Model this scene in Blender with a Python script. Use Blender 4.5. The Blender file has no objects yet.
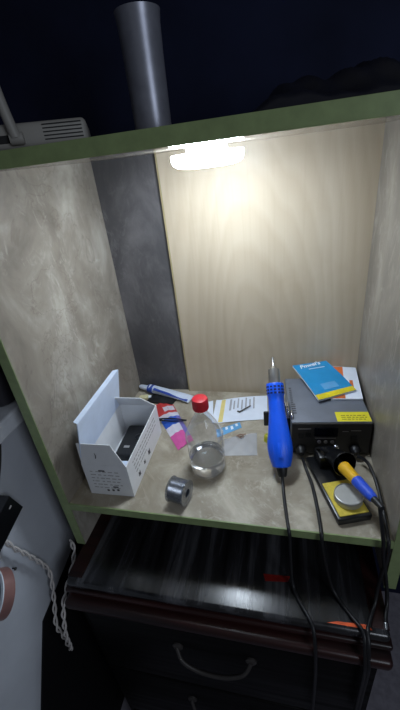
import bpy, bmesh, math, random
from mathutils import Vector, Matrix, Euler, Quaternion
random.seed(4)
S = bpy.context.scene
COL = S.collection
PI = math.pi

# ---------------------------------------------------------------- materials
def lin(c):
    return tuple(((x/255)/12.92 if x/255 <= .04045 else ((x/255+.055)/1.055)**2.4) for x in c) + (1,)

class NT:
    def __init__(s, name):
        s.m = bpy.data.materials.new(name); s.m.use_nodes = True
        s.t = s.m.node_tree; s.t.nodes.clear()
        s.out = s.n('ShaderNodeOutputMaterial')
    def n(s, ty, **kw):
        o = s.t.nodes.new(ty)
        for k, v in kw.items():
            if k in o.inputs: o.inputs[k].default_value = v
            else: setattr(o, k, v)
        return o
    def l(s, a, b): s.t.links.new(a, b)

def bsdf(nt, col=None, rough=.5, metal=0., spec=.5, **kw):
    b = nt.n('ShaderNodeBsdfPrincipled')
    if col is not None: b.inputs['Base Color'].default_value = lin(col)
    b.inputs['Roughness'].default_value = rough
    b.inputs['Metallic'].default_value = metal
    b.inputs['Specular IOR Level'].default_value = spec
    for k, v in kw.items(): b.inputs[k].default_value = v
    nt.l(b.outputs[0], nt.out.inputs[0])
    return b

def ramp(nt, fac, stops):
    r = nt.n('ShaderNodeValToRGB')
    e = r.color_ramp.elements
    while len(e) < len(stops): e.new(.5)
    for i, (p, c) in enumerate(stops):
        e[i].position = p; e[i].color = c if len(c) == 4 else lin(c)
    nt.l(fac, r.inputs[0]); return r.outputs[0]

def coords(nt, scale=(1, 1, 1), rot=(0, 0, 0)):
    tc = nt.n('ShaderNodeTexCoord'); mp = nt.n('ShaderNodeMapping')
    mp.inputs['Scale'].default_value = scale; mp.inputs['Rotation'].default_value = rot
    nt.l(tc.outputs['Object'], mp.inputs[0]); return mp.outputs[0]

def noise(nt, vec, scale, detail=4, rough=.55, dist=0.):
    o = nt.n('ShaderNodeTexNoise', Scale=scale, Detail=detail, Roughness=rough, Distortion=dist)
    nt.l(vec, o.inputs['Vector']); return o.outputs['Fac']

def mix(nt, fac, a, b, mode='MIX'):
    o = nt.n('ShaderNodeMix', data_type='RGBA', blend_type=mode)
    for sock, v in ((o.inputs[0], fac), (o.inputs[6], a), (o.inputs[7], b)):
        if hasattr(v, 'is_linked'): nt.l(v, sock)
        else: sock.default_value = v if not isinstance(v, tuple) else (v if len(v) == 4 else lin(v))
    return o.outputs[2]

def mathn(nt, op, a, b=None):
    o = nt.n('ShaderNodeMath', operation=op)
    for i, v in enumerate((a, b)):
        if v is None: continue
        if hasattr(v, 'is_linked'): nt.l(v, o.inputs[i])
        else: o.inputs[i].default_value = v
    return o.outputs[0]

def bump(nt, b, h, strength=.2, dist=.002):
    o = nt.n('ShaderNodeBump', Strength=strength, Distance=dist)
    nt.l(h, o.inputs['Height']); nt.l(o.outputs[0], b.inputs['Normal'])

def plain(name, col, rough=.5, metal=0., spec=.5, var=.08, vscale=40, bmp=0., **kw):
    nt = NT(name); b = bsdf(nt, col, rough, metal, spec, **kw)
    v = coords(nt); f = noise(nt, v, vscale)
    c = lin(col)
    lo = tuple(x*(1-var) for x in c[:3]) + (1,); hi = tuple(min(1, x*(1+var)) for x in c[:3]) + (1,)
    nt.l(ramp(nt, f, [(.3, lo), (.7, hi)]), b.inputs['Base Color'])
    if bmp: bump(nt, b, f, bmp)
    return nt.m

def marble(name, dark, mid, light, vein, scale=9, rough=.45, rot=(0, 0, 0), veins=.5, streak=(1, 1, 1)):
    """printed stone pattern on laminated board: clouds, pale blotches and thin veins"""
    nt = NT(name); b = bsdf(nt, mid, rough, 0, .4)
    v = coords(nt, streak, rot)
    base = ramp(nt, noise(nt, v, scale, 6, .6, .6), [(.28, dark), (.5, mid), (.74, light)])
    blot = ramp(nt, noise(nt, v, scale*4.2, 5, .7, 1.2), [(.52, (0, 0, 0)), (.68, (255, 255, 255))])
    mask = ramp(nt, noise(nt, v, scale*.8, 3, .5, .4), [(.42, (0, 0, 0)), (.62, (255, 255, 255))])
    m = mathn(nt, 'MULTIPLY', blot, mask)
    m = mathn(nt, 'MULTIPLY', m, .75)
    c = mix(nt, m, base, light)
    vn = noise(nt, v, scale*.55, 5, .6, 1.5)
    a = mathn(nt, 'ABSOLUTE', mathn(nt, 'SUBTRACT', vn, .5))
    vf = ramp(nt, a, [(0, (255, 255, 255)), (.012, (0, 0, 0))])
    c = mix(nt, mathn(nt, 'MULTIPLY', vf, veins), c, vein)
    nt.l(c, b.inputs['Base Color'])
    bump(nt, b, noise(nt, v, 160, 3), .06)
    return nt.m

def make_plywood():
    nt = NT('plywood_face'); b = bsdf(nt, (190, 170, 135), .45, 0, .35)
    v = coords(nt, (1, 1, .22))
    w = noise(nt, v, 4.5, 3, .5, .6)
    c = ramp(nt, w, [(.3, (180, 166, 144)), (.52, (192, 178, 156)), (.72, (200, 188, 168))])
    # cathedral grain: nested arches round an off-centre axis
    mp = coords(nt, (1, 1, .30))
    sub = nt.n('ShaderNodeVectorMath', operation='SUBTRACT'); sub.inputs[1].default_value = (.32, .38, .02)
    nt.l(mp, sub.inputs[0])
    ln = nt.n('ShaderNodeVectorMath', operation='LENGTH'); nt.l(sub.outputs[0], ln.inputs[0])
    d = mathn(nt, 'ADD', ln.outputs['Value'], mathn(nt, 'MULTIPLY', noise(nt, v, 6, 3, .5), .10))
    rg = mathn(nt, 'FRACT', mathn(nt, 'MULTIPLY', d, 44))
    g = ramp(nt, rg, [(0, (0, 0, 0)), (.7, (255, 255, 255)), (1, (0, 0, 0))])
    c = mix(nt, mathn(nt, 'MULTIPLY', g, .13), c, (140, 110, 74))
    fib = noise(nt, coords(nt, (1, 1, .03)), 160, 3)
    c = mix(nt, mathn(nt, 'MULTIPLY', ramp(nt, fib, [(.45, (0, 0, 0)), (.7, (255, 255, 255))]), .07), c, (132, 106, 74))
    st = noise(nt, coords(nt), 5, 4, .6)
    c = mix(nt, mathn(nt, 'MULTIPLY', ramp(nt, st, [(.48, (0, 0, 0)), (.75, (255, 255, 255))]), .3), c, (148, 124, 90))
    nt.l(c, b.inputs['Base Color']); bump(nt, b, fib, .04)
    return nt.m

def make_dark_wood(name, c0, c1, c2, rough=.25, axis='y', spec=.5):
    nt = NT(name); b = bsdf(nt, c1, rough, 0, spec)
    v = coords(nt, (1, .06, 1) if axis == 'y' else (.06, 1, 1))
    f = noise(nt, v, 38, 5, .6, .3)
    c = ramp(nt, f, [(.35, c0), (.5, c1), (.72, c2)])
    nt.l(c, b.inputs['Base Color'])
    r = ramp(nt, noise(nt, v, 60, 4), [(.3, (rough*.75,)*3+(1,)), (.75, (rough*1.25,)*3+(1,))])
    nt.l(r, b.inputs['Roughness'])
    bump(nt, b, f, .10, .0006)
    return nt.m

def thin_clear(name, tint=(1, 1, 1), fog=.05, fogcol=(210, 215, 222), rough=.04, gloss=1.0):
    """thin clear plastic: see-through, with fresnel reflections and a trace of haze in the plastic"""
    nt = NT(name)
    tr = nt.n('ShaderNodeBsdfTransparent', Color=tint + (1,))
    gl = nt.n('ShaderNodeBsdfGlossy', Roughness=rough)
    df = nt.n('ShaderNodeBsdfDiffuse', Color=lin(fogcol))
    m0 = nt.n('ShaderNodeMixShader', Fac=fog); nt.l(tr.outputs[0], m0.inputs[1]); nt.l(df.outputs[0], m0.inputs[2])
    lw = nt.n('ShaderNodeLayerWeight', Blend=.5)
    fr = mathn(nt, 'ADD', mathn(nt, 'MULTIPLY', mathn(nt, 'POWER', lw.outputs['Facing'], 2.6), .8), .05)
    m1 = nt.n('ShaderNodeMixShader'); nt.l(mathn(nt, 'MULTIPLY', fr, gloss), m1.inputs[0])
    nt.l(m0.outputs[0], m1.inputs[1]); nt.l(gl.outputs[0], m1.inputs[2])
    nt.l(m1.outputs[0], nt.out.inputs[0]); return nt.m

def emit(name, col, strength):
    nt = NT(name); e = nt.n('ShaderNodeEmission', Color=col + (1,), Strength=strength)
    nt.l(e.outputs[0], nt.out.inputs[0]); return nt.m

M = {}
M['left_panel'] = marble('stone_print_left', (112, 104, 94), (141, 133, 121), (182, 176, 165), (100, 88, 78), 9, .45, (0, .5, 0), .35, (1, 1, .7))
M['right_panel'] = marble('stone_print_right', (112, 106, 97), (136, 129, 119), (174, 167, 156), (158, 150, 138), 8, .42, (0, 0, 0), .3, (1, 1, .45))
M['floor_panel'] = marble('stone_print_floor', (132, 121, 103), (157, 148, 131), (198, 190, 174), (190, 182, 166), 13, .45, (0, 0, .5), .3)
M['dark_panel'] = marble('dark_stone_print', (70, 68, 70), (84, 82, 83), (118, 114, 115), (112, 108, 108), 10, .36, (0, 0, 0), .2, (1, 1, .5))
M['top_panel'] = plain('pale_glossy_board', (150, 142, 130), .16)
M['plywood'] = make_plywood()
M['edge_green'] = plain('green_edge_band', (134, 150, 102), .4, var=.12, vscale=60)
M['white_wall'] = plain('grey_white_paint', (192, 196, 204), .7, var=.07, vscale=9, bmp=.15)
M['dark_wall'] = plain('dark_navy_glare_wall', (27, 32, 56), .8, spec=.2, var=.3, vscale=6)  # dark navy, raised and blued to take in the lamp's glare
M['room_floor'] = plain('grey_floor_tile', (150, 146, 156), .6, var=.2, vscale=60)
M['white_sill'] = plain('white_sill_paint', (226, 230, 236), .5)
M['top_wood'] = make_dark_wood('dark_varnished_top', (10, 10, 12), (32, 32, 35), (84, 84, 88), .24, 'y', .7)
M['red_wood'] = make_dark_wood('dark_red_varnish', (20, 8, 8), (38, 15, 14), (58, 27, 25), .38, 'x', .4)
M['face_wood'] = make_dark_wood('dark_drawer_varnish', (3, 3, 3), (5, 4, 4), (9, 7, 7), .5, 'x', .12)
M['orange_patch'] = plain('orange_patch_colour', (250, 92, 38), .5, var=.3, vscale=90)
M['handle'] = plain('dull_metal_handle', (60, 56, 54), .5, .2)
M['card_out'] = plain('white_card', (222, 223, 225), .6, var=.04)
M['card_in'] = plain('white_card_inside', (210, 222, 242), .6, var=.04)
M['ink'] = plain('black_ink', (74, 72, 74), .7)
M['ink_grey'] = plain('grey_ink', (158, 155, 154), .7)
M['black_foam'] = plain('black_plastic_matt', (20, 21, 24), .55, var=.2)
M['black_gloss'] = plain('black_plastic_gloss', (16, 17, 20), .3, var=.2)
M['black_rubber'] = plain('black_rubber', (17, 17, 20), .45, var=.2)
M['bottle'] = thin_clear('clear_bottle_plastic', (.985, .987, .99), .11, gloss=.9)
_n = NT('clear_liquid'); bsdf(_n, (246, 248, 250), .0, 0, .5, **{'Transmission Weight': 1.0, 'IOR': 1.33}); M['liquid'] = _n.m
M['red_cap'] = plain('red_cap_plastic', (206, 40, 52), .4, var=.06)
M['solder'] = plain('solder_wire_metal', (150, 154, 162), .27, .85, var=.2, vscale=200)
M['spool'] = thin_clear('clear_grey_spool_plastic', (.75, .77, .8), .22, (150, 154, 162), .12)
M['spool_hub'] = plain('grey_spool_hub', (74, 78, 86), .35)
M['white_paper'] = plain('white_paper', (226, 233, 246), .7, var=.04)
M['yellow_paper'] = plain('yellow_print', (222, 204, 130), .7)
M['orange_paper'] = plain('orange_print', (216, 112, 58), .55)
M['blue_cover'] = plain('blue_cover_print', (34, 142, 200), .35, var=.06)
M['yellow_edge'] = plain('yellow_cover_strip', (226, 206, 40), .45)
M['cover_white'] = plain('white_print', (225, 235, 242), .5)
M['pale_blue'] = plain('pale_blue_print', (92, 160, 210), .5)
M['label_yellow'] = plain('yellow_label', (222, 210, 44), .5)
M['station_grey'] = plain('grey_painted_metal', (112, 117, 128), .42, .1, var=.06)
M['station_front'] = plain('black_front_panel', (46, 44, 43), .45, var=.1)
M['lcd'] = plain('dark_blue_display', (10, 13, 26), .15)
M['silver'] = plain('silver_metal', (205, 207, 210), .25, .95, var=.05)
M['steel'] = plain('brushed_steel', (190, 188, 186), .3, .95, var=.1, vscale=80)
M['blue_plastic'] = plain('blue_handle_plastic', (20, 92, 236), .38, var=.06)
M['slot_dark'] = plain('dark_vent_slot', (8, 20, 70), .6)
M['yellow_grip'] = plain('yellow_grip_rubber', (228, 176, 28), .45, var=.06)
M['blue_grip'] = plain('blue_grip_rubber', (40, 84, 214), .45, var=.06)
M['sponge'] = plain('yellow_sponge', (214, 192, 76), .9, var=.12, vscale=150, bmp=.4)
M['tin'] = plain('pale_tin_metal', (178, 178, 174), .38, .6, var=.06)
M['tin_top'] = plain('pale_grey_paste', (176, 176, 172), .6)
M['router'] = plain('off_white_plastic', (152, 149, 143), .5, var=.05)
M['router_dark'] = plain('dark_slot', (22, 22, 24), .7)
M['tumbler'] = plain('dull_steel_tumbler', (150, 152, 164), .36, .5, var=.12, vscale=50)
M['bag_dark'] = plain('black_bag_film', (24, 25, 36), .4, var=.3, vscale=30)
M['wire_white'] = plain('white_wire_insulation', (206, 200, 196), .5)
M['tape_side'] = plain('brown_tape', (132, 96, 92), .35, var=.25, vscale=25)
M['tape_core'] = plain('white_roll_face', (208, 216, 224), .5)
M['tape_in'] = plain('grey_green_core', (92, 112, 118), .6)
M['pink'] = plain('pink_print', (206, 88, 156), .4)
M['red_print'] = plain('red_print', (196, 62, 62), .4)
M['blue_print'] = plain('blue_print', (52, 96, 200), .4)
M['violet_print'] = plain('violet_print', (112, 104, 176), .4)
M['foil_white'] = plain('white_foil_print', (208, 206, 218), .35, var=.1)
M['tube_blue'] = plain('tube_blue', (44, 72, 158), .35)
M['tube_white'] = plain('tube_white', (206, 214, 230), .35)
M['cream'] = plain('cream_plastic', (212, 204, 160), .5)
M['clear_film'] = thin_clear('clear_film', (.95, .95, .96), .34, (224, 226, 230), .12)
M['green_yellow'] = plain('yellow_green_plastic', (186, 184, 52), .45)
M['led'] = emit('led_diffuser_glow', (.76, .875, 1.0), 70.0)
M['lamp_body'] = plain('white_lamp_plastic', (220, 222, 226), .4)

# ---------------------------------------------------------------- mesh helpers
def xf(pts, mat): return [mat @ Vector(p) for p in pts]

class MB:
    def __init__(s): s.bm = bmesh.new()
    def hull(s, pts, faces, mat=None):
        vs = [s.bm.verts.new((mat @ Vector(p)) if mat else p) for p in pts]
        for f in faces: s.bm.faces.new([vs[i] for i in f])
        return s
    def box(s, x0, x1, y0, y1, z0, z1, mat=None, bev=0, seg=2):
        p = [(x, y, z) for z in (z0, z1) for y in (y0, y1) for x in (x0, x1)]
        vs = [s.bm.verts.new((mat @ Vector(q)) if mat else q) for q in p]
        fs = [s.bm.faces.new([vs[i] for i in f]) for f in ((0, 2, 3, 1), (4, 5, 7, 6), (0, 1, 5, 4), (2, 6, 7, 3), (0, 4, 6, 2), (1, 3, 7, 5))]
        if bev:
            es = list({e for f in fs for e in f.edges})
            bmesh.ops.bevel(s.bm, geom=es, offset=bev, segments=seg, profile=.5, affect='EDGES')
        return s
    def lathe(s, prof, mat=None, seg=32, cap0=True, cap1=True, sx=1, sy=1):
        """prof: list of (r, z)"""
        rings = []
        for r, z in prof:
            ring = []
            for i in range(seg):
                a = 2*PI*i/seg; q = Vector((r*math.cos(a)*sx, r*math.sin(a)*sy, z))
                ring.append(s.bm.verts.new(mat @ q if mat else q))
            rings.append(ring)
        for a, b in zip(rings, rings[1:]):
            for i in range(seg):
                j = (i+1) % seg
                s.bm.faces.new((a[i], a[j], b[j], b[i]))
        if cap0: s.bm.faces.new(list(reversed(rings[0])))
        if cap1: s.bm.faces.new(rings[-1])
        return s
    def tube(s, pts, r, seg=10, smooth=6, caps=True):
        pts = catmull([Vector(p) for p in pts], smooth) if smooth else [Vector(p) for p in pts]
        n = len(pts); rad = r if callable(r) else (lambda t: r)
        prev = None; rings = []
        for i, p in enumerate(pts):
            d = (pts[min(i+1, n-1)] - pts[max(i-1, 0)]).normalized()
            if prev is None:
                u = d.orthogonal().normalized()
            else:
                u = (prev - d*prev.dot(d)).normalized()
            prev = u; w = d.cross(u)
            rr = rad(i/(n-1))
            rings.append([s.bm.verts.new(p + (u*math.cos(2*PI*k/seg) + w*math.sin(2*PI*k/seg))*rr) for k in range(seg)])
        for a, b in zip(rings, rings[1:]):
            for k in range(seg):
                j = (k+1) % seg; s.bm.faces.new((a[k], a[j], b[j], b[k]))
        if caps:
            s.bm.faces.new(list(reversed(rings[0]))); s.bm.faces.new(rings[-1])
        return s
    def prism(s, poly, th, mat=None):
        """poly in xy, extruded from z=0 to z=th"""
        n = len(poly)
        a = [Vector((x, y, 0)) for x, y in poly]; b = [Vector((x, y, th)) for x, y in poly]
        if mat: a = xf(a, mat); b = xf(b, mat)
        a = [s.bm.verts.new(q) for q in a]; b = [s.bm.verts.new(q) for q in b]
        s.bm.faces.new(list(reversed(a))); s.bm.faces.new(b)
        for i in range(n):
            j = (i+1) % n; s.bm.faces.new((a[i], a[j], b[j], b[i]))
        return s
    def sheet(s, c00, c10, c11, c01, th, hfun=None, nu=10, nv=10, u0=0, u1=1, v0=0, v1=1, lift=0):
        """thin sheet with thickness over a quad; hfun(u,v) adds height"""
        c00, c10, c11, c01 = map(Vector, (c00, c10, c11, c01))
        def P(u, v, dz):
            q = c00*(1-u)*(1-v) + c10*u*(1-v) + c11*u*v + c01*(1-u)*v
            q = q.copy(); q.z += dz + lift + (hfun(u, v) if hfun else 0); return q
        top = [[s.bm.verts.new(P(u0+(u1-u0)*i/nu, v0+(v1-v0)*j/nv, th)) for i in range(nu+1)] for j in range(nv+1)]
        bot = [[s.bm.verts.new(P(u0+(u1-u0)*i/nu, v0+(v1-v0)*j/nv, 0)) for i in range(nu+1)] for j in range(nv+1)]
        for j in range(nv):
            for i in range(nu):
                s.bm.faces.new((top[j][i], top[j][i+1], top[j+1][i+1], top[j+1][i]))
                s.bm.faces.new((bot[j][i], bot[j+1][i], bot[j+1][i+1], bot[j][i+1]))
        for i in range(nu):
            s.bm.faces.new((bot[0][i], bot[0][i+1], top[0][i+1], top[0][i]))
            s.bm.faces.new((bot[nv][i+1], bot[nv][i], top[nv][i], top[nv][i+1]))
        for j in range(nv):
            s.bm.faces.new((bot[j+1][0], bot[j][0], top[j][0], top[j+1][0]))
            s.bm.faces.new((bot[j][nu], bot[j+1][nu], top[j+1][nu], top[j][nu]))
        return s
    def build(s, name, mat, parent=None, smooth=False, loc=None, rot=None):
        bmesh.ops.recalc_face_normals(s.bm, faces=s.bm.faces)
        me = bpy.data.meshes.new(name); s.bm.to_mesh(me); s.bm.free()
        me.materials.append(mat)
        if smooth:
            for p in me.polygons: p.use_smooth = True
            me.set_sharp_from_angle(angle=math.radians(38))
        o = bpy.data.objects.new(name, me); COL.objects.link(o)
        if parent: o.parent = parent
        if loc: o.location = loc
        if rot: o.rotation_euler = rot
        return o

def catmull(p, n):
    if len(p) < 3: return p
    q = [p[0]*2-p[1]] + p + [p[-1]*2-p[-2]]
    out = []
    for i in range(1, len(q)-2):
        a, b, c, d = q[i-1:i+3]
        for k in range(n):
            t = k/n
            out.append(.5*((2*b) + (c-a)*t + (2*a-5*b+4*c-d)*t*t + (3*b-a-3*c+d)*t**3))
    out.append(p[-1]); return out

def thing(name, label, cat, loc=(0, 0, 0), rot=(0, 0, 0), group=None):
    o = bpy.data.objects.new(name, None); COL.objects.link(o)
    o.empty_display_size = .02
    o.location = loc; o.rotation_euler = rot
    return tag(o, label, cat, group)
def tag(o, label, cat, group=None):
    o['label'] = label; o['category'] = cat
    if group: o['group'] = group
    return o
def struct(o):
    o['kind'] = 'structure'; return o

def lettering(name, text, size, mat, parent, mtx, shear=0., bold=0.0004):
    cu = bpy.data.curves.new(name, 'FONT'); cu.body = text; cu.size = size; cu.extrude = .00012
    cu.offset = bold; cu.shear = shear
    t = bpy.data.objects.new(name + '_tmp', cu); COL.objects.link(t)
    bpy.context.view_layer.update()
    me = bpy.data.meshes.new_from_object(t.evaluated_get(bpy.context.evaluated_depsgraph_get()))
    bpy.data.objects.remove(t); bpy.data.curves.remove(cu)
    me.transform(mtx); me.materials.clear(); me.materials.append(mat); me.name = name
    o = bpy.data.objects.new(name, me); COL.objects.link(o); o.parent = parent
    return o

W, D, H = .55, .384, .545          # inside of the open cabinet
TOPZ = -.12                        # top of the dresser

# ---------------------------------------------------------------- the setting
XL = -.08
struct(MB().box(XL-.25, XL, -1.1, .43, -.86, .157).build('wall_left', M['white_wall']))
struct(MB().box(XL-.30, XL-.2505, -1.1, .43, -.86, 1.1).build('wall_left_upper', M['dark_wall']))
struct(MB().box(XL-.25, XL+.017, -1.1, .43, .1585, .191, bev=.004).build('trim_1', M['white_sill']))
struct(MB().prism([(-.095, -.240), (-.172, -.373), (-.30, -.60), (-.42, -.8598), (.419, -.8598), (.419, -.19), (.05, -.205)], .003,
    Matrix(((0, 0, 1, XL+.0002), (1, 0, 0, 0), (0, 1, 0, 0), (0, 0, 0, 1)))).build('dark_sheet_left', plain('near_black_sheet', (20, 20, 22), .6, spec=.2)))  # near-black sheet laid on the left wall to darken it beside the dresser
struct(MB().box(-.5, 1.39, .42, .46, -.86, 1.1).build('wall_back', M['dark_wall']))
struct(MB().box(1.35, 1.39, -1.1, .42, -.86, 1.1).build('wall_right', M['white_wall']))
struct(MB().box(-.5, 1.39, -1.1, .46, -.90, -.86).build('floor', M['room_floor']))

# ---------------------------------------------------------------- dresser
dr = thing('dresser', 'dark varnished wooden dresser under the green-edged cabinet', 'dresser', (.275, .15, -.86))
def drel(x0, x1, y0, y1, z0, z1):
    return (x0-.275, x1-.275, y0-.15, y1-.15, z0+.86, z1+.86)
DX0, DX1 = -.004, .546
b = MB().box(*drel(DX0, DX1, -.074, .40, TOPZ-.018, TOPZ), bev=.0075, seg=5)
b.build('top_board', M['top_wood'], dr, True)
for x0, x1 in ((DX0+.0005, DX0+.030), (DX1-.026, DX1-.0005)):
    MB().box(*drel(x0, x1, -.0625, .395, TOPZ-.001, TOPZ+.0004)).build('side_border', M['red_wood'], dr)
MB().box(*drel(DX0-.004, DX1+.004, -.078, -.060, TOPZ-.029, TOPZ-.0183), bev=.004, seg=3).build('front_lip', M['red_wood'], dr, True)
w = MB()
w.sheet((.455-.275, -.0665-.15, TOPZ+.86), (.520-.275, -.0665-.15, TOPZ+.86), (.516-.275, -.060-.15, TOPZ+.86), (.470-.275, -.0625-.15, TOPZ+.86), .0004, lift=.0001, nu=6, nv=2)
w.build('colour_patch', M['orange_patch'], dr)  # thin orange patch near the front edge of the top board
w = MB()
w.sheet((.358-.275, -.018-.15, TOPZ+.86), (.396-.275, -.014-.15, TOPZ+.86), (.400-.275, -.004-.15, TOPZ+.86), (.354-.275, -.006-.15, TOPZ+.86), .0004, lift=.0001, nu=6, nv=2)
w.build('colour_patch', plain('dull_red_patch_colour', (120, 22, 18), .4, var=.3, vscale=90), dr)  # small dull red patch further back on the top board
MB().box(*drel(DX0+.012, DX1-.012, -.045, .39, -.155, TOPZ-.0295)).build('apron', M['face_wood'], dr)
MB().box(*drel(DX0-.004, DX1+.004, -.094, .395, -.176, -.1552), bev=.008, seg=4).build('moulding', M['red_wood'], dr, True)
MB().box(*drel(DX0+.008, DX1-.008, -.072, .39, -.84, -.1765)).build('carcass', M['face_wood'], dr)
for zz, zh in ((-.405, .222), (-.635, .222), (-.835, .192)):
    d = MB().box(*drel(DX0+.03, DX1-.03, -.086, -.0722, zz, zz+zh), bev=.004).build('drawer', M['face_wood'], dr, True)
    h = MB()
    cx = .267 - .275; y0 = -.0865-.15; zt = zz + zh - .067 + .86
    h.tube([(cx-.068, y0-.004, zt+.004), (cx-.056, y0-.016, zt-.012), (cx-.03, y0-.02, zt-.026), (cx, y0-.021, zt-.030), (cx+.03, y0-.02, zt-.026), (cx+.056, y0-.016, zt-.012), (cx+.068, y0-.004, zt+.004)], .0038)
    for sx in (-1, 1):
        h.lathe([(.010, 0), (.010, .003), (.006, .006)], Matrix.Translation((cx+sx*.067, y0+.0005, zt+.003)) @ Matrix.Rotation(PI/2, 4, 'X'), 16)
    h.build('handle', M['handle'], d, True)
for sx in (DX0+.012, DX1-.052):
    for sy in (-.06, .33):
        MB().box(*drel(sx, sx+.04, sy, sy+.04, -.86, -.8405)).build('foot', M['face_wood'], dr)

# ---------------------------------------------------------------- open cabinet
cab = thing('open_cabinet', 'open box cabinet of stone-print boards with green front edges', 'cabinet', (0, 0, 0))
T = .018
ZB = TOPZ + .0008
RISE = .010                                  # the home-made top board rises a little to the back
def side(x0, x1, mt):
    yb = D+.012
    p = [(x, y, z) for x in (x0, x1) for y, z in ((.0012, ZB), (yb, ZB), (yb, H+RISE), (.0012, H))]
    return MB().hull(p, [(0, 1, 2, 3), (7, 6, 5, 4), (0, 4, 5, 1), (1, 5, 6, 2), (2, 6, 7, 3), (3, 7, 4, 0)]).build('side_panel', mt, cab)
side(-T, 0, M['left_panel']); side(W, W+T, M['right_panel'])
MB().box(0, W, .0024, D, -.016, 0).build('bottom_panel', M['floor_panel'], cab)
yb = D+.012
p = [(x, y, z) for x in (-T, W+T) for y, z in ((.0012, H), (yb, H+RISE), (yb, H+RISE+.016), (.0012, H+.016))]
MB().hull(p, [(0, 1, 2, 3), (7, 6, 5, 4), (0, 4, 5, 1), (1, 5, 6, 2), (2, 6, 7, 3), (3, 7, 4, 0)]).build('top_panel', M['top_panel'], cab)
MB().box(0, .150, D+.002, D+.012, -.016, H+RISE-.0003).build('back_panel', M['dark_panel'], cab)
MB().box(.144, W, D-.006, D+.0018, 0, H+RISE-.0006).build('plywood_panel', M['plywood'], cab)
MB().box(.1405, .144, D-.0065, D+.0018, 0, H+RISE-.0006).build('panel_edge', plain('pale_raw_edge', (158, 144, 108), .55), cab)
MB().box(-T, -.0001, -.0002, .0012, ZB, H, bev=.0004).build('edge_band', M['edge_green'], cab)
MB().box(W+.0001, W+T, -.0002, .0012, ZB, H, bev=.0004).build('edge_band', M['edge_green'], cab)
MB().box(0, W, -.0004, .0024, -.016, .0006, bev=.0005).build('edge_band', M['edge_green'], cab)
MB().box(-T, W+T, -.0004, .0012, H-.0006, H+.0166, bev=.0004).build('edge_band', M['edge_green'], cab)

# lamp under the top board
lp = thing('puck_lamp', 'glowing white LED puck lamp under the cabinet top board', 'lamp', (.278, .2, H+RISE*.5-.0012))
MB().lathe([(.030, 0), (.030, -.0074)], None, 40).build('lamp_base', M['lamp_body'], lp, True)
MB().lathe([(.050, -.0076), (.0525, -.0084), (.0528, -.013), (.0510, -.0195), (.046, -.0236), (.036, -.0260), (.020, -.0270), (.004, -.0272)], None, 48).build('diffuser', M['led'], lp, True)

# ---------------------------------------------------------------- on top of the cabinet
ZT = H + .0172
RA = math.radians(25)
ro = thing('router', 'off-white router with vent slots and one antenna, on the cabinet top', 'router', (.056, .141, ZT+.0066), (0, 0, RA))
MB().box(-.085, .068, -.055, .055, -.001, .027, bev=.006, seg=3).build('body', M['router'], ro, True)
for i in range(5):
    MB().box(.014, .062, -.0554, -.0535, .0060+i*.0040, .0074+i*.0040).build('vent_slot', M['router_dark'], ro)
MB().box(-.080, -.028, -.0558, -.0535, .006, .015, bev=.001).build('port_recess', M['router_dark'], ro)
an = MB().tube([(-.0185, -.062, .011), (-.023, -.0635, .045), (-.030, -.065, .125)], lambda t: .0066-.0008*t, 12, 6).build('antenna', M['router'], ro, True)
MB().lathe([(.0065, -.008), (.007, -.006), (.007, .006), (.0065, .008)], Matrix.Translation((-.018, -.059, .010)) @ Matrix.Rotation(PI/2, 4, 'Y'), 20).build('hinge', M['router'], an, True)

tu = MB()
ro_, hh = .0268, .152
k = .128/.1525
tu.lathe([(r, z*k) for r, z in [(.0235, 0), (.0245, .002), (.0248, .05), (.0253, .10), (.0262, .138), (.0272, .149), (.0278, .1525), (.0270, .1525), (.0254, .138), (.0245, .10), (.0240, .05), (.0236, .004)]], None, 48)
tu = tu.build('steel_tumbler', M['tumbler'], None, True, loc=(.2150, .165, ZT+.0044))
tag(tu, 'tall dull steel tumbler with flared rim, on the cabinet top above the lamp', 'tumbler')

bag = MB()
def bagh(u, v):
    e = (math.sin(PI*u)**.6)*(math.sin(PI*v)**.6)
    return .042*e*(1+.25*math.sin(9*u+2*v)+.18*math.sin(17*v+5*u)) + .004*math.sin(37*u+23*v)*e
bag.sheet((.34, .10, ZT+.003), (.555, .10, ZT+.003), (.555, .36, ZT+.009), (.36, .36, ZT+.009), .001, bagh, 34, 34)
bag = bag.build('black_bag', M['bag_dark'], None, True)
tag(bag, 'crumpled black bag lying in the dark on the cabinet top', 'bag')

# ---------------------------------------------------------------- carton
cw, cd, ch, ct = .087, .180, .0755, .0016
ca = thing('cardboard_box', 'open white cardboard box with lid raised, on the cabinet floor', 'box', (.0325, .029, .0004), (0, 0, math.radians(1.2)))
b = MB()
b.box(0, cw, 0, ct, 0, ch).box(0, cw, cd-ct, cd, 0, ch).box(0, ct, ct, cd-ct, 0, ch).box(cw-ct, cw, ct, cd-ct, 0, ch).box(ct, cw-ct, ct, cd-ct, 0, ct)
b.build('tray', M['card_out'], ca)
# front and back end flaps
def flap(y, tilt, nm, hgt):
    m = Matrix.Translation((0, y, ch)) @ Matrix.Rotation(tilt, 4, 'X') @ Matrix.Rotation(PI/2, 4, 'X')
    return MB().prism([(.001, .0004), (cw-.001, .0004), (cw-.004, .006), (cw-.021, hgt), (.002, hgt)], ct, m).build(nm, M['card_out'], ca)
ff = flap(ct, math.radians(-2), 'end_flap', .047)
flap(cd, math.radians(34), 'end_flap', .044)
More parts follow.
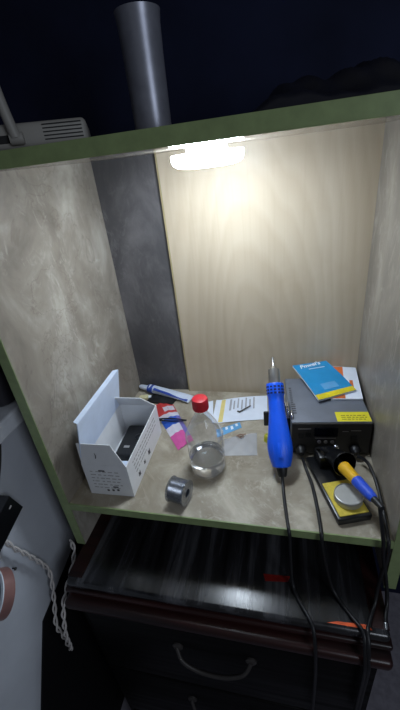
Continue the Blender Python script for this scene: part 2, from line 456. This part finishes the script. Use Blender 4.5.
# lid on the left wall with its folded tuck lip
m = Matrix.Translation((.0, 0, ch+.0006)) @ Matrix.Rotation(math.radians(11), 4, 'Y')
lid = MB().box(0, ct, .0005, cd-.0005, 0, .091, m).build('lid', M['card_in'], ca)
m2 = m @ Matrix.Translation((0, 0, .0912)) @ Matrix.Rotation(math.radians(-12), 4, 'Y')
MB().prism([(ct, .001), (ct, cd-.001), (-.009, cd-.006), (-.009, .006)], ct, m2).build('tuck_lip', M['card_in'], lid)
# print on the right side: lines of text and three black marks
pr = MB(); rnd = random.Random(3)
for r in range(4):
    y = .024 + r*.002
    z = .060 - r*.0095
    while y < (.150 if r < 3 else .09):
        l = rnd.uniform(.003, .010)
        pr.box(cw, cw+.0002, y, y+l, z, z+.0026); y += l + rnd.uniform(.0015, .004)
pr.build('printed_text', M['ink_grey'], ca)
for yy, s in ((.040, 1.0), (.070, .85), (.098, 1.15)):
    MB().prism([(-.0045*s, -.004*s), (.0045*s, -.006*s), (.0035*s, .006*s), (0, .003*s), (-.004*s, .006*s)], .0003,
               Matrix.Translation((cw, yy, .018)) @ Matrix.Rotation(PI/2, 4, 'Y') @ Matrix.Rotation(PI/2, 4, 'Z')).build('printed_mark', M['ink'], ca)
pr = MB()
for r in range(6):
    x = .012
    z = .058 - r*.008
    while x < .066:
        l = rnd.uniform(.003, .011)
        pr.box(x, min(x+l, .07), -.0002, 0, z, z+.0017); x += l + rnd.uniform(.002, .006)
pr.build('printed_text', M['ink_grey'], ca)
pr = MB()
for x0, x1, z0, z1 in ((.030, .042, .0600, .0630), (.036, .0405, .010, .0145), (.046, .0505, .011, .0155), (.056, .0605, .012, .0165), (.050, .060, .0205, .0235)):
    MB().box(x0, x1, -.0003, 0, z0, z1).build('printed_mark', M['ink'], ca)
pr = MB()
pr.prism([(0, 0), (.002, .001), (.0035, .007), (.002, .013), (.0012, .0125), (.002, .007)], .0003, Matrix.Translation((.032, -.0006, ch+.016)) @ Matrix.Rotation(PI/2, 4, 'X'))
pr.build('printed_mark', M['ink'], ca)
# what lies in the box
dv = thing('black_gadget', 'black plastic gadget lying inside the open white box', 'gadget', (.081, .158, .0022), (0, 0, math.radians(3)))
MB().box(-.034, .034, -.050, .045, .0002, .024, bev=.006, seg=3).build('body', M['black_foam'], dv, True)
MB().lathe([(.009, .0241), (.009, .026), (.006, .0275)], Matrix.Translation((.004, .004, 0)), 20).build('knob', M['black_gloss'], dv, True)
MB().box(-.02, -.008, -.03, -.024, .0241, .0248).build('printed_mark', M['ink_grey'], dv)
wb = MB().sheet((.050, .042, .0022), (.110, .042, .0022), (.110, .098, .0022), (.050, .096, .0022), .012, lambda u, v: .006*math.sin(3*u)*v, 8, 8).build('folded_paper', M['card_in'], None, True)
tag(wb, 'folded white paper lying in the front of the open white box', 'paper')

# ---------------------------------------------------------------- bottle
bo = thing('bottle', 'clear plastic bottle with red cap, half full, on the cabinet floor', 'bottle', (.243, .118, .0004))
MB().lathe([(.029, .0), (.0325, .002), (.0345, .008), (.0348, .03), (.0346, .06), (.0350, .082), (.0345, .086), (.0325, .092), (.026, .108), (.018, .123), (.0125, .132), (.0115, .137), (.0115, .143)], None, 48, True, False).build('bottle_body', M['bottle'], bo, True)
MB().lathe([(.0348, .0805), (.0362, .082), (.0362, .085), (.0348, .0868)], None, 48, False, False).build('shoulder_ring', M['bottle'], bo, True)
MB().lathe([(.0285, .001), (.0315, .003), (.0335, .009), (.0339, .025), (.0339, .036)], None, 48).build('liquid', M['liquid'], bo, True)
cp = MB().lathe([(.0132, .143), (.0142, .144), (.0142, .163), (.0132, .1655), (.011, .1665)], None, 36)
for i in range(30):
    a = 2*PI*i/30
    cp.box(-.0005, .0005, .0140, .0147, .1455, .162, Matrix.Rotation(a, 4, 'Z'))
cp.build('cap', M['red_cap'], bo, True)

# ---------------------------------------------------------------- solder spool
def spool_matrix():
    return Matrix.Identity(4)
sp = thing('solder_spool', 'small spool of grey solder wire near the cabinet front edge', 'spool', (.2080, .035, .0236), (math.radians(90), 0, math.radians(78)))
def flange(z): return MB().lathe([(.008, z), (.0225, z), (.023, z+.0008), (.023, z+.0014), (.0225, z+.0022), (.008, z+.0022)], None, 40, False, False).build('flange', M['spool'], sp, True)
flange(-.0165); flange(.0143)
MB().lathe([(.0075, -.0164), (.0075, .0164)], None, 24, False, False).build('hub', M['spool_hub'], sp, True)
pr = [(.0085, -.0140)]
for i in range(15):
    z = -.0135 + i*.0018
    pr += [(.0206, z), (.0213, z+.0009)]
pr += [(.0206, .0136), (.0085, .0140)]
MB().lathe(pr, None, 40, False, False).build('wire_winding', M['solder'], sp, True)

# ---------------------------------------------------------------- small things left of the bottle
tb = thing('glue_tube', 'white and blue glue tube at the foot of the dark back panel', 'tube', (.088, .351, .0128), (0, 0, math.radians(-15)))
tb.scale = (1.12, 1.25, 1.2)
b = MB()
N = 20; rings = []
for k in range(13):
    t = k/12; x = -.046 + .11*t
    ry = .0088 + .0035*t; rz = .0086*(1-t)**.6 + .0008
    rings.append([b.bm.verts.new((x, ry*math.cos(2*PI*i/N), rz*math.sin(2*PI*i/N) - (.0086-rz)*.8)) for i in range(N)])
for r0, r1 in zip(rings, rings[1:]):
    for i in range(N): b.bm.faces.new((r0[i], r0[(i+1) % N], r1[(i+1) % N], r1[i]))
b.bm.faces.new(rings[0]); b.bm.faces.new(list(reversed(rings[-1])))
b.build('tube_body', M['tube_white'], tb, True)
MB().lathe([(.0075, -.052), (.0092, -.0505), (.0098, -.040), (.0101, -.036)], Matrix.Rotation(PI/2, 4, 'Y'), 20).build('tube_shoulder', M['tube_blue'], tb, True)
MB().lathe([(.003, -.078), (.0052, -.074), (.0062, -.0525)], Matrix.Rotation(PI/2, 4, 'Y'), 20).build('cap', M['tube_white'], tb, True)
MB().sheet((-.03, -.0105, .0066), (.06, -.0118, -.004), (.06, -.0062, -.0035), (.0-.03, -.0055, .0085), .0005, None, 8, 2).build('printed_stripe', M['tube_blue'], tb)

cl = MB().sheet((.040, .318, .0003), (.112, .312, .0003), (.120, .345, .0003), (.048, .352, .0003), .004, lambda u, v: .004*math.sin(PI*u)*math.sin(PI*v)+.0015*math.sin(12*u+5*v)*math.sin(PI*u)*math.sin(PI*v), 14, 10).build('black_pouch', M['black_foam'], None, True)
tag(cl, 'small black pouch lying in front of the white and blue glue tube', 'pouch')
cc = thing('plastic_clip', 'small cream plastic clip behind the open white box', 'clip', (.028, .335, .0004), (0, 0, .3))
MB().box(-.012, .012, -.007, .007, 0, .009, bev=.003).build('jaw', M['cream'], cc, True)
MB().box(.006, .020, -.004, .004, .001, .006, bev=.0015).build('tongue', M['cover_white'], cc, True)

# colourful packet: a bent sachet in bands of colour
pk = thing('sweet_packet', 'bright red, blue and pink plastic packet beside the white box', 'packet', (0, 0, 0))
A0, A1, B1, B0 = (.060, .305, .0004), (.106, .326, .0004), (.196, .190, .0004), (.170, .156, .0004)
# runs from the far end (v=0) towards the viewer (v=1)
ph = lambda u, v: .006*math.sin(PI*u)*(.35+.65*math.sin(PI*v)) + .0012*math.sin(19*u+11*v)*math.sin(PI*u)
bands = [('red_print', 0, .30), ('foil_white', .30, .40), ('blue_print', .40, .58), ('foil_white', .58, .74), ('pink', .74, 1)]
for mt, v0, v1 in bands:
    MB().sheet(A0, A1, B1, B0, .0006, ph, 14, 5, 0, 1, v0, v1).build('printed_band', M[mt], pk, True)
MB().sheet(A0, A1, B1, B0, .0003, ph, 6, 5, .40, .95, .12, .24, lift=.0006).build('printed_patch', M['foil_white'], pk, True)
MB().sheet(A0, A1, B1, B0, .0003, ph, 6, 8, .78, 1, .42, .88, lift=.0006).build('printed_patch', M['violet_print'], pk, True)

tw = thing('tweezers', 'black tweezers lying across the colourful packet', 'tweezers', (.128, .243, .0098), (0, 0, math.radians(2)))
for s in (-1, 1):
    MB().tube([(-.034, .0, 0), (-.018, s*.0034, .0004), (.005, s*.0046, .0004), (.040, s*.0012, 0)], lambda t: .0021-.0008*t, 8, 6).build('arm', M['black_gloss'], tw, True)

# ---------------------------------------------------------------- papers right of the bottle
lf = thing('leaflet', 'white folded leaflet with a black tick mark, behind the bottle', 'leaflet', (0, 0, 0))
C00, C10, C11, C01 = (.226, .248, .0004), (.352, .274, .0004), (.346, .366, .0004), (.222, .336, .0004)
lh = lambda u, v: .0035*math.sin(PI*u)*(.4+.6*v) + .003*max(0, .12-u)*8
MB().sheet(C00, C10, C11, C01, .0006, lh, 20, 10).build('page', M['white_paper'], lf, True)
MB().sheet(C00, C10, C11, C01, .0002, lh, 3, 10, .11, .19, .02, .98, lift=.0006).build('yellow_stripe', M['yellow_paper'], lf, True)
for k in range(7):
    u0 = .28 + k*.075
    MB().sheet(C00, C10, C11, C01, .0002, lh, 2, 8, u0, u0+(.028 if k else .04), .46+(k % 3)*.04, .95-(k % 2)*.08, lift=.0006).build('text_block', plain('pale_grey_print', (166, 168, 176), .7) if k == 0 else bpy.data.materials['pale_grey_print'], lf, True)
tm = Matrix.Translation((.282, .281, .0052)) @ Matrix.Rotation(math.radians(16), 4, 'Z')
MB().prism([(0, .011), (.0055, .0045), (.036, .024), (.0365, .0285), (.0065, .0108), (.003, .0145)], .0004, tm).build('tick_mark', M['ink'], lf)
fl = MB().sheet((.196, .288, .0004), (.229, .252, .0004), (.214, .334, .0004), (.190, .326, .0004), .0006, lambda u, v: .002*u, 6, 6).build('paper_slip', M['white_paper'], None, True)
tag(fl, 'small white paper slip between the red-capped bottle and the leaflet', 'paper')

sc = thing('blue_sachet', 'small blue and white sachet in front of the white leaflet', 'sachet', (0, 0, 0))
q = ((.246, .203, .0004), (.296, .240, .0004), (.289, .258, .0004), (.240, .228, .0004))
sh = lambda u, v: .003*math.sin(PI*v)*math.sin(PI*(.1+.8*u))
MB().sheet(*q, .0006, sh, 12, 6).build('sachet_body', M['pale_blue'], sc, True)
for k in range(4):
    MB().sheet(*q, .0002, sh, 3, 3, .16+k*.21, .26+k*.21, .2+.2*(k % 2), .65+.2*(k % 2), lift=.0006).build('printed_patch', M['cover_white'], sc, True)

cb = MB().sheet((.270, .150, .0004), (.336, .158, .0004), (.330, .226, .0004), (.262, .200, .0004), .0006, lambda u, v: .0025*math.sin(PI*u)*math.sin(PI*v)+.001*math.sin(14*u)*math.sin(11*v), 14, 12).build('clear_bag', M['clear_film'], None, True)
tag(cb, 'clear plastic bag lying flat between bottle and blue heat gun', 'bag')
gy = thing('yellow_green_cap', 'small yellow-green plastic cap half hidden behind the blue heat gun', 'cap', (.356, .205, .0004))
MB().lathe([(.008, 0), (.009, .001), (.009, .008), (.0085, .012), (.006, .0145)], None, 24).build('body', M['green_yellow'], gy, True)
MB().lathe([(.0098, .0), (.0098, .002), (.0091, .0024)], None, 24, True, False).build('rim', M['green_yellow'], gy, True)
sw = MB().tube([(.288, .205, .006), (.296, .212, .0058), (.303, .207, .0058), (.297, .202, .0058), (.292, .208, .006), (.308, .214, .0058)], .0011, 6, 6).build('wire_snippet', plain('brown_wire', (134, 104, 86), .5), None, True)
tag(sw, 'short brown curled wire lying on the clear plastic bag', 'wire')

# ---------------------------------------------------------------- soldering station
SW_, SD, SH = .146, .158, .078
SX, SY, SA = .402, .168, math.radians(4.5)
st = thing('soldering_station', 'grey metal soldering station with black front, by the right board', 'station', (SX, SY, .0004), (0, 0, SA))
MB().box(0, SW_, .004, SD, .003, SH, bev=.0015).build('case', M['station_grey'], st, True)
MB().box(.001, SW_-.001, 0, .0038, .004, SH-.001, bev=.001).build('front_panel', M['station_front'], st)
for x in (.012, SW_-.012):
    for y in (.014, SD-.014): MB().lathe([(.006, 0), (.006, .0029)], Matrix.Translation((x, y, 0)), 16).build('foot', M['black_rubber'], st)
MB().box(.042, .085, -.0012, -.0001, .047, .068, bev=.0005).build('display', M['lcd'], st)
for x, z in ((.018, .048), (.031, .052), (.115, .044)):
    kb = MB().box(x-.0055, x+.0055, -.0018, -.0001, z-.006, z+.006, bev=.0006).build('switch', M['black_gloss'], st)
for x, z in ((.052, .034), (.064, .034), (.076, .034)):
    MB().lathe([(.0036, 0), (.0034, .0024)], Matrix.Translation((x, -.0001, z)) @ Matrix.Rotation(PI/2, 4, 'X'), 14).build('button', M['ink_grey'], st, True)
MB().lathe([(.0055, 0), (.0055, .006), (.0045, .0075)], Matrix.Translation((.083, -.0001, .024)) @ Matrix.Rotation(PI/2, 4, 'X'), 18).build('iron_socket', M['silver'], st, True)
for x, z in ((.018, .016), (.118, .018)):
    MB().lathe([(.010, 0), (.010, .008), (.007, .012), (.005, .016)], Matrix.Translation((x, -.0001, z)) @ Matrix.Rotation(PI/2, 4, 'X'), 18).build('cable_gland', M['black_rubber'], st, True)
pr = MB()
for x0, x1, z in ((.012, .036, .064), (.093, .104, .058), (.108, .126, .060), (.044, .082, .0415)):
    MB().box(x0, x1, -.0002, 0, z, z+.0016).build('printed_text', M['ink_grey'], st)
for i in range(13):
    MB().box(.0045, .0125 if i < 5 else .0095, .030+i*.0072, .0332+i*.0072, SH+.0001, SH+.0004).build('vent_slot', M['ink'], st)
# yellow warning label folded on the front edge of the top
lb = MB().box(.084, .1445, .0055, .034, SH, SH+.0004).build('warning_label', M['label_yellow'], st)
pr = MB()
for i in range(3):
    x = .093
    while x < .137:
        l = rnd.uniform(.003, .009); pr.box(x, min(.139, x+l), .011+i*.0055, .0130+i*.0055, SH+.0004, SH+.0006); x += l+.002
pr.build('printed_text', plain('olive_ink', (140, 128, 40), .7), lb)
# chrome hook and black rest that hold the heat gun on the left side
MB().box(-.0515, -.0086, .040, .0445, .038, .074, bev=.002).build('gun_bracket', M['black_gloss'], st, True)
MB().box(-.0085, -.0001, .022, .075, .018, SH-.006, bev=.002).build('gun_rest', M['black_gloss'], st, True)
MB().tube([(-.0045, .022, SH-.004), (-.0045, .030, SH+.010), (-.0045, .05, SH+.013), (-.0045, .062, SH-.004)], .003, 10, 8).build('chrome_hook', M['silver'], st, True)
MB().tube([(.002, .012, SH-.002), (.002, .016, SH+.007), (.002, .028, SH+.008), (.002, .034, SH-.002)], .0024, 10, 8).build('chrome_hook', M['silver'], st, True)

# manuals on the station
om = thing('orange_booklet', 'orange and white booklet under the blue one on the station', 'booklet', (0, 0, 0))
zb = SH + .0012
q = ((.480, .246, zb), (.541, .250, zb), (.546, .372, zb), (.494, .376, zb))
MB().sheet(*q, .0035, None, 4, 4).build('pages', M['white_paper'], om)
MB().sheet(*q, .0003, None, 3, 6, .0, .46, .01, .99, lift=.0036).build('orange_band', M['orange_paper'], om)
MB().sheet(*q, .0003, None, 2, 4, .66, .78, .22, .55, lift=.0036).build('orange_mark', M['orange_paper'], om)
bm_ = thing('blue_booklet', 'blue instruction booklet with yellow lower edge, on the station', 'booklet', (0, 0, 0))
zb = SH + .0056
P0, P1, P2, P3 = (.4555, .2335, zb), (.5315, .2735, zb), (.4810, .3720, zb+.012), (.4060, .3480, zb+.012)
bh = lambda u, v: .002*math.sin(PI*v)
MB().sheet(P0, P1, P2, P3, .0035, bh, 8, 12, lift=0).build('pages', M['white_paper'], bm_, True)
MB().sheet(P0, P1, P2, P3, .0006, bh, 8, 12, lift=.0036).build('cover', M['blue_cover'], bm_, True)
MB().sheet(P0, P1, P2, P3, .0003, bh, 8, 3, .0, 1, .0, .115, lift=.0043).build('yellow_strip', M['yellow_edge'], bm_, True)
MB().sheet(P0, P1, P2, P3, .0003, bh, 6, 2, .34, .80, .795, .812, lift=.0043).build('printed_line', M['cover_white'], bm_, True)
MB().sheet(P0, P1, P2, P3, .0003, bh, 6, 6, .30, .70, .18, .34, lift=.0043).build('printed_panel', M['pale_blue'], bm_, True)
def quadframe(u, v, dz):
    a, b_, c, d = map(Vector, (P0, P1, P2, P3))
    o = a*(1-u)*(1-v)+b_*u*(1-v)+c*u*v+d*(1-u)*v + Vector((0, 0, bh(u, v)+dz))
    ex = (b_-a).normalized(); ey = (d-a); ey = (ey-ex*ey.dot(ex)).normalized(); ez = ex.cross(ey)
    m = Matrix((ex, ey, ez)).transposed().to_4x4(); m.translation = o; return m
lettering('title_lettering', "Pnwei's", .0165, M['cover_white'], bm_, quadframe(.14, .845, .0052), .25)

# ---------------------------------------------------------------- heat gun
butt, tip = Vector((.3845, .106, .026)), Vector((.3655, .240, .181))
ax = (tip-butt); L = ax.length; ax.normalize()
gx = Vector((1, 0, 0)); gx = (gx-ax*gx.dot(ax)).normalized(); gy_ = ax.cross(gx)
gm = Matrix((gx, gy_, ax)).transposed().to_4x4(); gm.translation = butt
hg = thing('hot_air_gun', 'bright blue hot air gun with steel nozzle, leaning on the station', 'heat gun', (0, 0, 0))
hg.matrix_world = gm
MB().lathe([(.012, .0), (.0165, .002), (.0188, .010), (.0216, .022), (.0230, .034), (.0224, .046), (.0200, .062), (.0180, .078), (.0162, .092), (.0150, .102), (.0147, .118), (.0150, .130), (.0162, .1315), (.0165, .152), (.0156, .1545), (.0125, .155)], None, 40).build('handle', M['blue_plastic'], hg, True)
# side ribs of the moulded handle and the raised spine
for sx in (-1, 1):
    MB().tube([(sx*.010, -.0140, .012), (sx*.0115, -.0185, .034), (sx*.0070, -.0160, .066), (sx*.0035, -.0142, .095)], lambda t: .0018, 8, 6).build('handle_rib', M['blue_plastic'], hg, True)
MB().box(-.0045, .0045, -.0232, -.0195, .018, .044, bev=.0015).build('trigger_bump', M['blue_plastic'], hg, True)
for r in range(3):
    for k in range(14):
        a = 2*PI*k/14
        MB().box(-.0022, .0022,   .0160, .01665, .134+r*.006, .1372+r*.006, Matrix.Rotation(a, 4, 'Z')).build('vent_slot', M['slot_dark'], hg)
MB().lathe([(.0108, .1545), (.0108, .178), (.0104, .182), (.0080, .184), (.0060, .1850)], None, 32).build('heater_tube', M['steel'], hg, True)
MB().lathe([(.0062, .1846), (.0035, .1885), (.0026, .190), (.0024, .206), (.0018, .2065)], None, 24).build('nozzle', M['steel'], hg, True)
MB().lathe([(.0068, -.016), (.0085, -.013), (.0102, -.001), (.0105, .002)], None, 24).build('strain_relief', M['black_rubber'], hg, True)
inv = gm.inverted()
pts = [butt-ax*.010, Vector((.3865, .086, .008)), Vector((.389, .060, .0034)), Vector((.3935, .020, .0034)), Vector((.3965, -.002, .0030)), Vector((.3985, -.0075, -.012)), Vector((.400, -.010, -.06)), Vector((.4035, -.020, -.108)),
       Vector((.412, -.040, TOPZ+.0036)), Vector((.430, -.070, TOPZ+.0042)), Vector((.435, -.0835, TOPZ-.004)), Vector((.437, -.094, -.145)), Vector((.438, -.0985, -.168)), Vector((.4395, -.1005, -.21)), Vector((.441, -.098, -.30)), Vector((.442, -.096, -.40))]
MB().tube([inv @ p for p in pts], .0029, 10, 6).build('cord', M['black_rubber'], hg, True)

# ---------------------------------------------------------------- iron stand, tin, iron
sa = math.radians(18.5)
isd = thing('iron_stand', 'black soldering iron stand with yellow sponge tray before the station', 'iron stand', (.4725, .016, .0004), (0, 0, sa))
MB().box(0, .056, 0, .140, 0, .014, bev=.003).build('base', M['black_gloss'], isd, True)
MB().box(.004, .052, .005, .072, .0141, .0162, bev=.0006).build('sponge', M['sponge'], isd, True)
MB().box(.014, .042, .106, .136, .0141, .040, bev=.003).build('holder_post', M['black_gloss'], isd, True)
# funnel holder, its mouth facing up and to the front
fd = Vector((.38, -.86, .34)).normalized()
fm = fd.to_track_quat('Z', 'Y').to_matrix().to_4x4()
fm.translation = Vector((.482, .114, .047)) - fd*.012
loc = isd.matrix_basis.inverted() if False else (Matrix.Translation((.4725, .016, .0004)) @ Matrix.Rotation(sa, 4, 'Z')).inverted()
MB().lathe([(.008, -.028), (.0125, -.022), (.0155, 0), (.0185, .022), (.0212, .030), (.0205, .031), (.0178, .024), (.0148, 0), (.0116, -.021)], loc @ fm, 32).build('holder_funnel', M['black_gloss'], isd, True)
MB().tube([loc @ Vector(p) for p in ((.452, .150, .012), (.447, .148, .035), (.455, .134, .052), (.466, .128, .050))], .003, 8, 6).build('support_wire', M['black_gloss'], isd, True)
tn = thing('cleaner_tin', 'round pale metal tin standing on the yellow sponge tray', 'tin', (.4915, .0575, .0172))
tn.scale = (.84, .84, .9)
MB().lathe([(.0255, 0), (.0268, .001), (.0270, .011), (.0262, .013), (.0250, .0135), (.0245, .0120)], None, 44, True, False).build('tin_body', M['tin'], tn, True)
MB().lathe([(.0001, .0118), (.0125, .0122), (.0244, .0119)], None, 44, False, False).build('tin_top', M['tin_top'], tn, True)

i0, i1 = Vector((.4875, .0885, .0545)), Vector((.5165, .022, .0660))
iax = (i1-i0); iL = iax.length; iax.normalize()
im = iax.to_track_quat('Z', 'Y').to_matrix().to_4x4(); im.translation = i0
si = thing('soldering_iron', 'soldering iron with yellow and blue grip, resting in black holder', 'soldering iron')
si.matrix_world = im
MB().lathe([(.0075, -.006), (.0105, -.003), (.0108, .0), (.0098, .012), (.0092, .024), (.0096, .034)], None, 28).build('yellow_grip', M['yellow_grip'], si, True)
MB().lathe([(.0094, .0341), (.0094, .037), (.0088, .050), (.0082, .066), (.0068, .075), (.005, .077)], None, 28).build('blue_grip', M['blue_grip'], si, True)
MB().lathe([(.0015, -.062), (.0028, -.050), (.0030, -.030), (.0050, -.028), (.0055, -.0062)], None, 20).build('barrel', M['steel'], si, True)
MB().lathe([(.0052, .0768), (.0048, .084), (.0036, .096)], None, 20).build('strain_relief', M['black_rubber'], si, True)
inv = im.inverted()
pts = [i0+iax*.090, Vector((.5245, .004, .058)), Vector((.528, -.004, .035)), Vector((.5325, -.0090, .005)), Vector((.5365, -.0105, -.03)), Vector((.545, -.014, -.075)), Vector((.548, -.026, -.108)), Vector((.543, -.045, TOPZ+.0042)), Vector((.5405, -.056, TOPZ+.0042))]
MB().tube([inv @ p for p in pts], .0030, 10, 6).build('cord', M['black_rubber'], si, True)
MB().tube([inv @ p for p in (Vector((.5405, -.056, TOPZ+.0042)), Vector((.5395, -.063, TOPZ+.0042)))], .0030, 10, 0).build('plug_tip', M['silver'], si, True)

# leads of the station
sinv = (Matrix.Translation((SX, SY, .0004)) @ Matrix.Rotation(SA, 4, 'Z')).inverted()
pts = [(.4220, .1435, .0165), (.4255, .138, .010), (.4300, .125, .0034), (.4380, .090, .0034), (.4430, .045, .0034), (.4450, .015, .0034), (.4458, -.003, .0030), (.4475, -.0085, -.014), (.455, -.012, -.06), (.466, -.020, -.104), (.478, -.034, TOPZ+.0036), (.494, -.056, TOPZ+.0036), (.505, -.071, TOPZ+.0044), (.507, -.084, TOPZ-.004), (.508, -.096, -.150), (.509, -.1000, -.175), (.510, -.098, -.26), (.511, -.096, -.36)]
MB().tube([sinv @ Vector(p) for p in pts], .0030, 10, 6).build('cord', M['black_rubber'], st, True)
pts = [(.5220, .1545, .0185), (.5270, .148, .022), (.5345, .125, .030), (.5400, .085, .026), (.5420, .040, .012), (.5410, .005, .006), (.5405, -.006, .001), (.5405, -.0100, -.030), (.536, -.014, -.085), (.530, -.030, TOPZ+.006), (.518, -.056, TOPZ+.0042), (.5125, -.071, TOPZ+.0048), (.512, -.086, TOPZ-.004), (.5125, -.0955, -.150), (.5135, -.0995, -.172), (.514, -.098, -.25), (.515, -.096, -.36)]
MB().tube([sinv @ Vector(p) for p in pts], .0030, 10, 6).build('cord', M['black_rubber'], st, True)

# ---------------------------------------------------------------- left of the cabinet
pa = thing('power_adapter', 'black box-shaped power adapter fixed to the wall left of the cabinet', 'adapter', (-.0797, -.047, .057), (math.radians(17), 0, 0))
MB().box(.0, .025, -.125, 0, -.023, .022, bev=.0012).build('case', M['black_gloss'], pa)
MB().box(.0251, .0254, -.016, -.010, .006, .009).build('indicator', M['ink_grey'], pa)
pinv = (Matrix.Translation((-.0797, -.047, .057)) @ Matrix.Rotation(math.radians(17), 4, 'X')).inverted()
MB().tube([pinv @ Vector(p) for p in ((-.074, -.056, .0775), (-.0755, -.046, .094), (-.0765, -.024, .124), (-.0765, -.006, .158))], .0016, 8, 6).build('lead', M['black_rubber'], pa, True)
nl = thing('wall_nail', 'small dark nail in the wall above the brown tape roll', 'nail', (-.0799, -.092, -.066), (0, PI/2, 0))
MB().lathe([(.0012, 0), (.0012, .006)], None, 10).build('shank', M['black_rubber'], nl)
MB().lathe([(.0028, .006), (.0030, .0066), (.0024, .0076)], None, 14).build('head', M['black_rubber'], nl, True)

tc = thing('twisted_cable', 'white twisted two-core cable hanging from the black power adapter', 'cable')
path = catmull([Vector(p) for p in ((-.067, -.092, .016), (-.066, -.088, .006), (-.065, -.081, -.025), (-.065, -.070, -.056), (-.064, -.049, -.127), (-.064, -.048, -.162), (-.063, -.066, -.215), (-.060, -.088, -.262), (-.056, -.089, -.300), (-.053, -.092, -.350), (-.042, -.096, -.318), (-.033, -.098, -.262), (-.030, -.080, -.205), (-.029, -.058, -.182), (-.0275, -.024, -.158), (-.0255, -.008, -.134), (-.0255, -.006, -.105))], 14)
for ph0 in (0, PI):
    pts = []; s_ = 0
    for i, p in enumerate(path):
        d = (path[min(i+1, len(path)-1)] - path[max(i-1, 0)]).normalized()
        if i: s_ += (p-path[i-1]).length
        u = (Vector((0, 0, 1)).cross(d)); u = u.normalized() if u.length > .05 else Vector((1, 0, 0))
        u = (Vector((.7, .5, .1)) - d*Vector((.7, .5, .1)).dot(d)).normalized(); w_ = d.cross(u)
        a = ph0 + s_*2*PI/.052
        pts.append(p + (u*math.cos(a) + w_*math.sin(a))*.0028)
    MB().tube(pts, .0020, 8, 0).build('wire', M['wire_white'], tc, True)

tn_ = Vector((-.40, -.60, .62)).normalized()
tq = tn_.to_track_quat('Z', 'Y').to_euler()
tr = thing('tape_roll', 'roll of brown tape with white face hanging by the left wall', 'tape roll', (-.0275, -.158, -.008), tq)
tr.scale = (.86, .86, .86)
MB().lathe([(.033, -.007), (.0405, -.007), (.0405, .0118), (.033, .0118)], None, 48, False, False).build('tape_winding', M['tape_side'], tr, True)
MB().lathe([(.034, .0120), (.0415, .0120), (.0415, .0140), (.034, .0140)], None, 48, False, False).build('roll_face', M['tape_core'], tr, True)
MB().lathe([(.029, -.007), (.0325, -.007), (.0325, .0140), (.029, .0140), (.029, -.007)], None, 48, False, False).build('core', M['tape_in'], tr, True)

jr = thing('dark_jar', 'dark round jar standing on the white ledge of the left wall', 'jar', (-.104, .056, .1914))
MB().lathe([(.022, 0), (.026, .003), (.027, .05), (.024, .062)], None, 32).build('body', plain('dark_grey_jar', (46, 46, 52), .4), jr, True)
MB().lathe([(.024, .0622), (.0255, .064), (.0255, .078), (.023, .080)], None, 32).build('lid', M['black_gloss'], jr, True)

# ---------------------------------------------------------------- light
wd = bpy.data.worlds.new('room'); S.world = wd; wd.use_nodes = True
bg = wd.node_tree.nodes['Background']
bg.inputs[0].default_value = (.86, .91, 1.0, 1); bg.inputs[1].default_value = .07

def area(name, loc, target, size, power, col):
    l = bpy.data.lights.new(name, 'AREA'); l.shape = 'RECTANGLE'; l.size, l.size_y = size; l.energy = power; l.color = col
    o = bpy.data.objects.new(name, l); COL.objects.link(o); o.location = loc
    o.rotation_euler = (Vector(target)-Vector(loc)).to_track_quat('-Z', 'Y').to_euler(); return o
area('added_room_light', (1.1, -.75, .65), (-.05, 0, 0), (.4, .5), 3.3, (.78, .87, 1.0))  # unseen area light, added to brighten the left wall and green edges

# ---------------------------------------------------------------- camera
cam = bpy.data.cameras.new('camera'); co = bpy.data.objects.new('camera', cam); COL.objects.link(co)
f_, yaw, pit, rol = 354.624, -0.267, 0.489, -0.122
F = Vector((math.sin(yaw)*math.cos(pit), math.cos(yaw)*math.cos(pit), -math.sin(pit)))
R = Vector((math.cos(yaw), -math.sin(yaw), 0)); U = R.cross(F)
R2 = R*math.cos(rol) + U*math.sin(rol); U2 = -R*math.sin(rol) + U*math.cos(rol)
m = Matrix((R2, U2, -F)).transposed().to_4x4(); m.translation = Vector((.389, -.377, .526))
co.matrix_world = m
cam.sensor_fit = 'VERTICAL'; cam.sensor_height = 36.0; cam.lens = f_/710*36; cam.clip_start = .01
S.camera = co
S.view_settings.view_transform = 'Standard'; S.view_settings.look = 'None'
S.view_settings.exposure = 0; S.view_settings.gamma = 1; S.view_settings.use_curve_mapping = False
